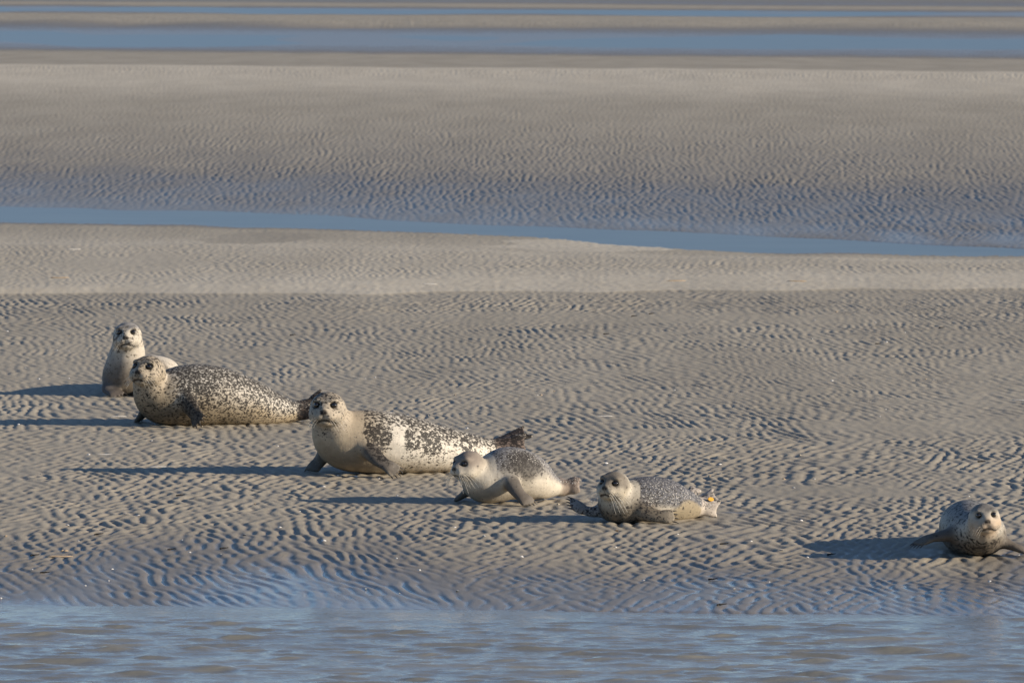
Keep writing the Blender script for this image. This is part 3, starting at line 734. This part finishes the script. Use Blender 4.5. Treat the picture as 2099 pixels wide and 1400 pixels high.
# ------------------------------------------------------------------ shells, weed and crumbs of sand on the flat
from mathutils.bvhtree import BVHTree
SV = np.empty(len(sand.data.vertices) * 3, np.float32); sand.data.vertices.foreach_get('co', SV); SV = SV.reshape(-1, 3)
NCOL = 860 + 16; NROW = len(SV) // NCOL
GD = SV[::NCOL, 1]; GU = (SV[:NCOL, 0] / SV[:NCOL, 1])
def surf(X, D):
    """height of the rippled sand"""
    i = int(np.clip(np.searchsorted(GD, D) - 1, 0, NROW - 2)); u = X / D; j = int(np.clip(np.searchsorted(GU, u) - 1, 0, NCOL - 2))
    q = SV[[i * NCOL + j, i * NCOL + j + 1, (i + 1) * NCOL + j, (i + 1) * NCOL + j + 1], 2]
    tx = (u - GU[j]) / (GU[j + 1] - GU[j]); ty = (D - GD[i]) / (GD[i + 1] - GD[i])
    return float((q[0] * (1 - tx) + q[1] * tx) * (1 - ty) + (q[2] * (1 - tx) + q[3] * tx) * ty)
def plain(name, c1, c2, rough, sc_=60):
    m, nt, b = newmat(name); N = NT(nt)
    N.set(b.inputs['Base Color'], N.mix(N.noise(N.n('ShaderNodeTexCoord').outputs['Object'], sc_), c1, c2)); b.inputs['Roughness'].default_value = rough
    return m
M_SHELL = plain('white_shell', (.62, .58, .52), (.82, .79, .74), .35)
M_RAZOR = plain('pale_razor_shell', (.55, .50, .42), (.78, .74, .66), .35)
M_TAN = plain('tan_shell', (.40, .27, .15), (.60, .46, .30), .4)
M_WEED = plain('dark_weed', (.012, .011, .010), (.035, .028, .02), .45)
def cockle_mesh(name, mat, r):
    n, m = 12, 4; V = [(0, 0, r * .55)]; Fc = []
    for i in range(1, m + 1):
        t = i / m
        for j in range(n):
            a = 2 * math.pi * j / n; rr = r * t * (1 + (.05 if j % 2 else -.03)) * (1 - .18 * (math.sin(a) < -.8))
            V.append((rr * 1.15 * math.cos(a), rr * math.sin(a), r * .55 * (1 - t * t)))
    for j in range(n): Fc.append((0, 1 + j, 1 + (j + 1) % n))
    for i in range(m - 1):
        for j in range(n): Fc.append((1 + i * n + j, 1 + (i + 1) * n + j, 1 + (i + 1) * n + (j + 1) % n, 1 + i * n + (j + 1) % n))
    me = bpy.data.meshes.new(name); me.from_pydata(V, [], Fc); me.materials.append(mat)
    me.polygons.foreach_set('use_smooth', np.ones(len(me.polygons), dtype=bool)); return me
def razor_mesh(name, mat, L, wd):
    V = []; Fc = []; n, m = 9, 6
    for i in range(n):
        t = i / (n - 1) * 2 - 1; e = (1 - abs(t) ** 6) ** .5 * .85 + .15
        for j in range(m):
            a = math.pi * j / (m - 1); V.append((t * L / 2, wd * e * math.cos(a) + .04 * L * t * t, wd * .55 * e * math.sin(a)))
    for i in range(n - 1):
        for j in range(m - 1): Fc.append((i * m + j, i * m + j + 1, (i + 1) * m + j + 1, (i + 1) * m + j))
    me = bpy.data.meshes.new(name); me.from_pydata(V, [], Fc); me.materials.append(mat)
    me.polygons.foreach_set('use_smooth', np.ones(len(me.polygons), dtype=bool)); return me
def weed_mesh(name, L, seed):
    rr = random.Random(seed); V = []; Q = []
    p = np.array([-L / 2, 0, .006]); pts = [p]
    for i in range(5): p = p + np.array([L / 5, rr.uniform(-.25, .25) * L / 3, rr.uniform(-.002, .006)]); pts.append(p)
    strand(V, Q, pts, .010, .004, 5); strand(V, Q, [pts[2], pts[2] + np.array([L * .12, L * .16, .006]), pts[2] + np.array([L * .22, L * .2, .004])], .007, .003, 5)
    me = bpy.data.meshes.new(name); me.from_pydata([tuple(v) for v in V], [], Q); me.materials.append(M_WEED); return me
def put(name, me, X, D, rz, label, cat, group, tilt=0, scale=1):
    o = bpy.data.objects.new(name, me); col.objects.link(o); o.location = (X, D, surf(X, D) + .001); o.rotation_euler = (tilt, tilt * .5, rz)
    o.scale = (scale,) * 3
    return tag(o, label, cat, group)
COCK = [cockle_mesh('cockle_shell', M_SHELL, .011), cockle_mesh('cockle_shell', M_SHELL, .008), cockle_mesh('cockle_shell', M_TAN, .012)]
RAZ = [razor_mesh('razor_shell', M_RAZOR, .12, .009), razor_mesh('razor_shell', M_TAN, .15, .013)]
WEED = [weed_mesh('weed_scrap', .09, q) for q in range(3)]
# razor shells that can be told apart
for px, py, rz, kind, lab in ((325, 957, .05, 0, 'pale razor shell just above the largest seal’s shadow'), (215, 931, .1, 0, 'pale razor shell left of the two big seals, above the longest shadow'),
        (152, 512, .2, 0, 'white razor shell on the dry sand near the upper left'), (122, 570, .05, 1, 'tan razor shell on the sandbank at far left'),
        (1386, 576, .1, 1, 'tan shell on the smooth pale sand ledge near the middle'), (1633, 577, -.1, 1, 'brown shell on the smooth pale sand ledge at right'),
        (2090, 824, -.2, 0, 'white razor shell at the right edge of the rippled flat'), (122, 1143, -.05, 1, 'tan razor shell on wet sand at lower left'),
        (243, 855, .15, 0, 'pale razor shell on the sand left of the heavily spotted seal'), (1240, 856, .1, 0, 'white razor shell on the flat behind the young seals'),
        (880, 586, .1, 0, 'white shell on the pale sand ledge above the largest seal')):
    X, D, z = ground_at(px, py); put('razor_shell', RAZ[kind], X, D, rz, lab.replace('’', "'"), 'shell', 'razor shells on the flat', scale=1.0 if D < 50 else 1.3)
for k, (px, py, rz) in enumerate(((370, 1016, .1), (352, 1129, .4), (72, 1143, .2), (1705, 1136, .3), (1243, 686, .1), (1300, 650, .1), (1336, 645, .2), (600, 687, .3), (203, 1097, .2), (1485, 1115, .3), (1462, 1190, -.2), (1480, 1246, .1), (92, 1178, 0), (1930, 672, .2), (1800, 706, .1), (460, 1128, .4), (2012, 950, .1))):
    X, D, z = ground_at(px, py); put('weed_scrap', WEED[k % 3], X, D, rz, 'small scrap of dark weed lying on the rippled sand', 'seaweed', 'scraps of dark weed', scale=.55)
for k in range(140):
    py = 610 + 620 * random.random() ** .8; px = -60 + 2220 * random.random()
    X, D, z = ground_at(px, py)
    put('cockle_shell', COCK[random.choice((0, 1, 1, 1, 0, 2))], X, D, random.random() * 6.3, 'tiny shell fragment scattered on the rippled sand', 'shell', 'scattered shell fragments', random.uniform(-.5, .5), random.uniform(.6, 1.2))
# crumbs of sand thrown up by the flippers
def crumbs(px, py, n, rx, ry, label):
    X0, D0, z0 = ground_at(px, py); V = []; Q = []
    for k in range(n):
        x = X0 + random.gauss(0, rx); d = D0 + random.gauss(0, ry); r = random.uniform(.003, .011); z = surf(x, d) + r * .4
        b = len(V)
        for v in ((1, 0, 0), (0, 1, 0), (-1, 0, 0), (0, -1, 0), (.1, .1, .9), (0, 0, -1)): V.append((x + v[0] * r * random.uniform(.7, 1.3), d + v[1] * r * random.uniform(.7, 1.3), z + v[2] * r * random.uniform(.7, 1.2)))
        for t in ((0, 1, 4), (1, 2, 4), (2, 3, 4), (3, 0, 4), (1, 0, 5), (2, 1, 5), (3, 2, 5), (0, 3, 5)): Q.append(t)
    o = mesh_obj('sand_crumbs', V, Q, M_SAND, smooth=False); fattr(o, 'wet', np.full(len(V), .15)); tag(o, label, 'sand', kind='stuff')
crumbs(410, 874, 70, .035, .10, 'loose crumbs of sand under the spotted seal flipper')
crumbs(2075, 1138, 110, .06, .14, 'loose crumbs of sand beside the rightmost seal')
crumbs(1120, 1034, 60, .06, .10, 'loose crumbs of sand by the cream seal flipper')
crumbs(1600, 940, 130, .13, .35, 'loose crumbs of sand on the rippled flat at right')
crumbs(950, 848, 120, .22, .25, 'loose crumbs of sand behind the largest seal')
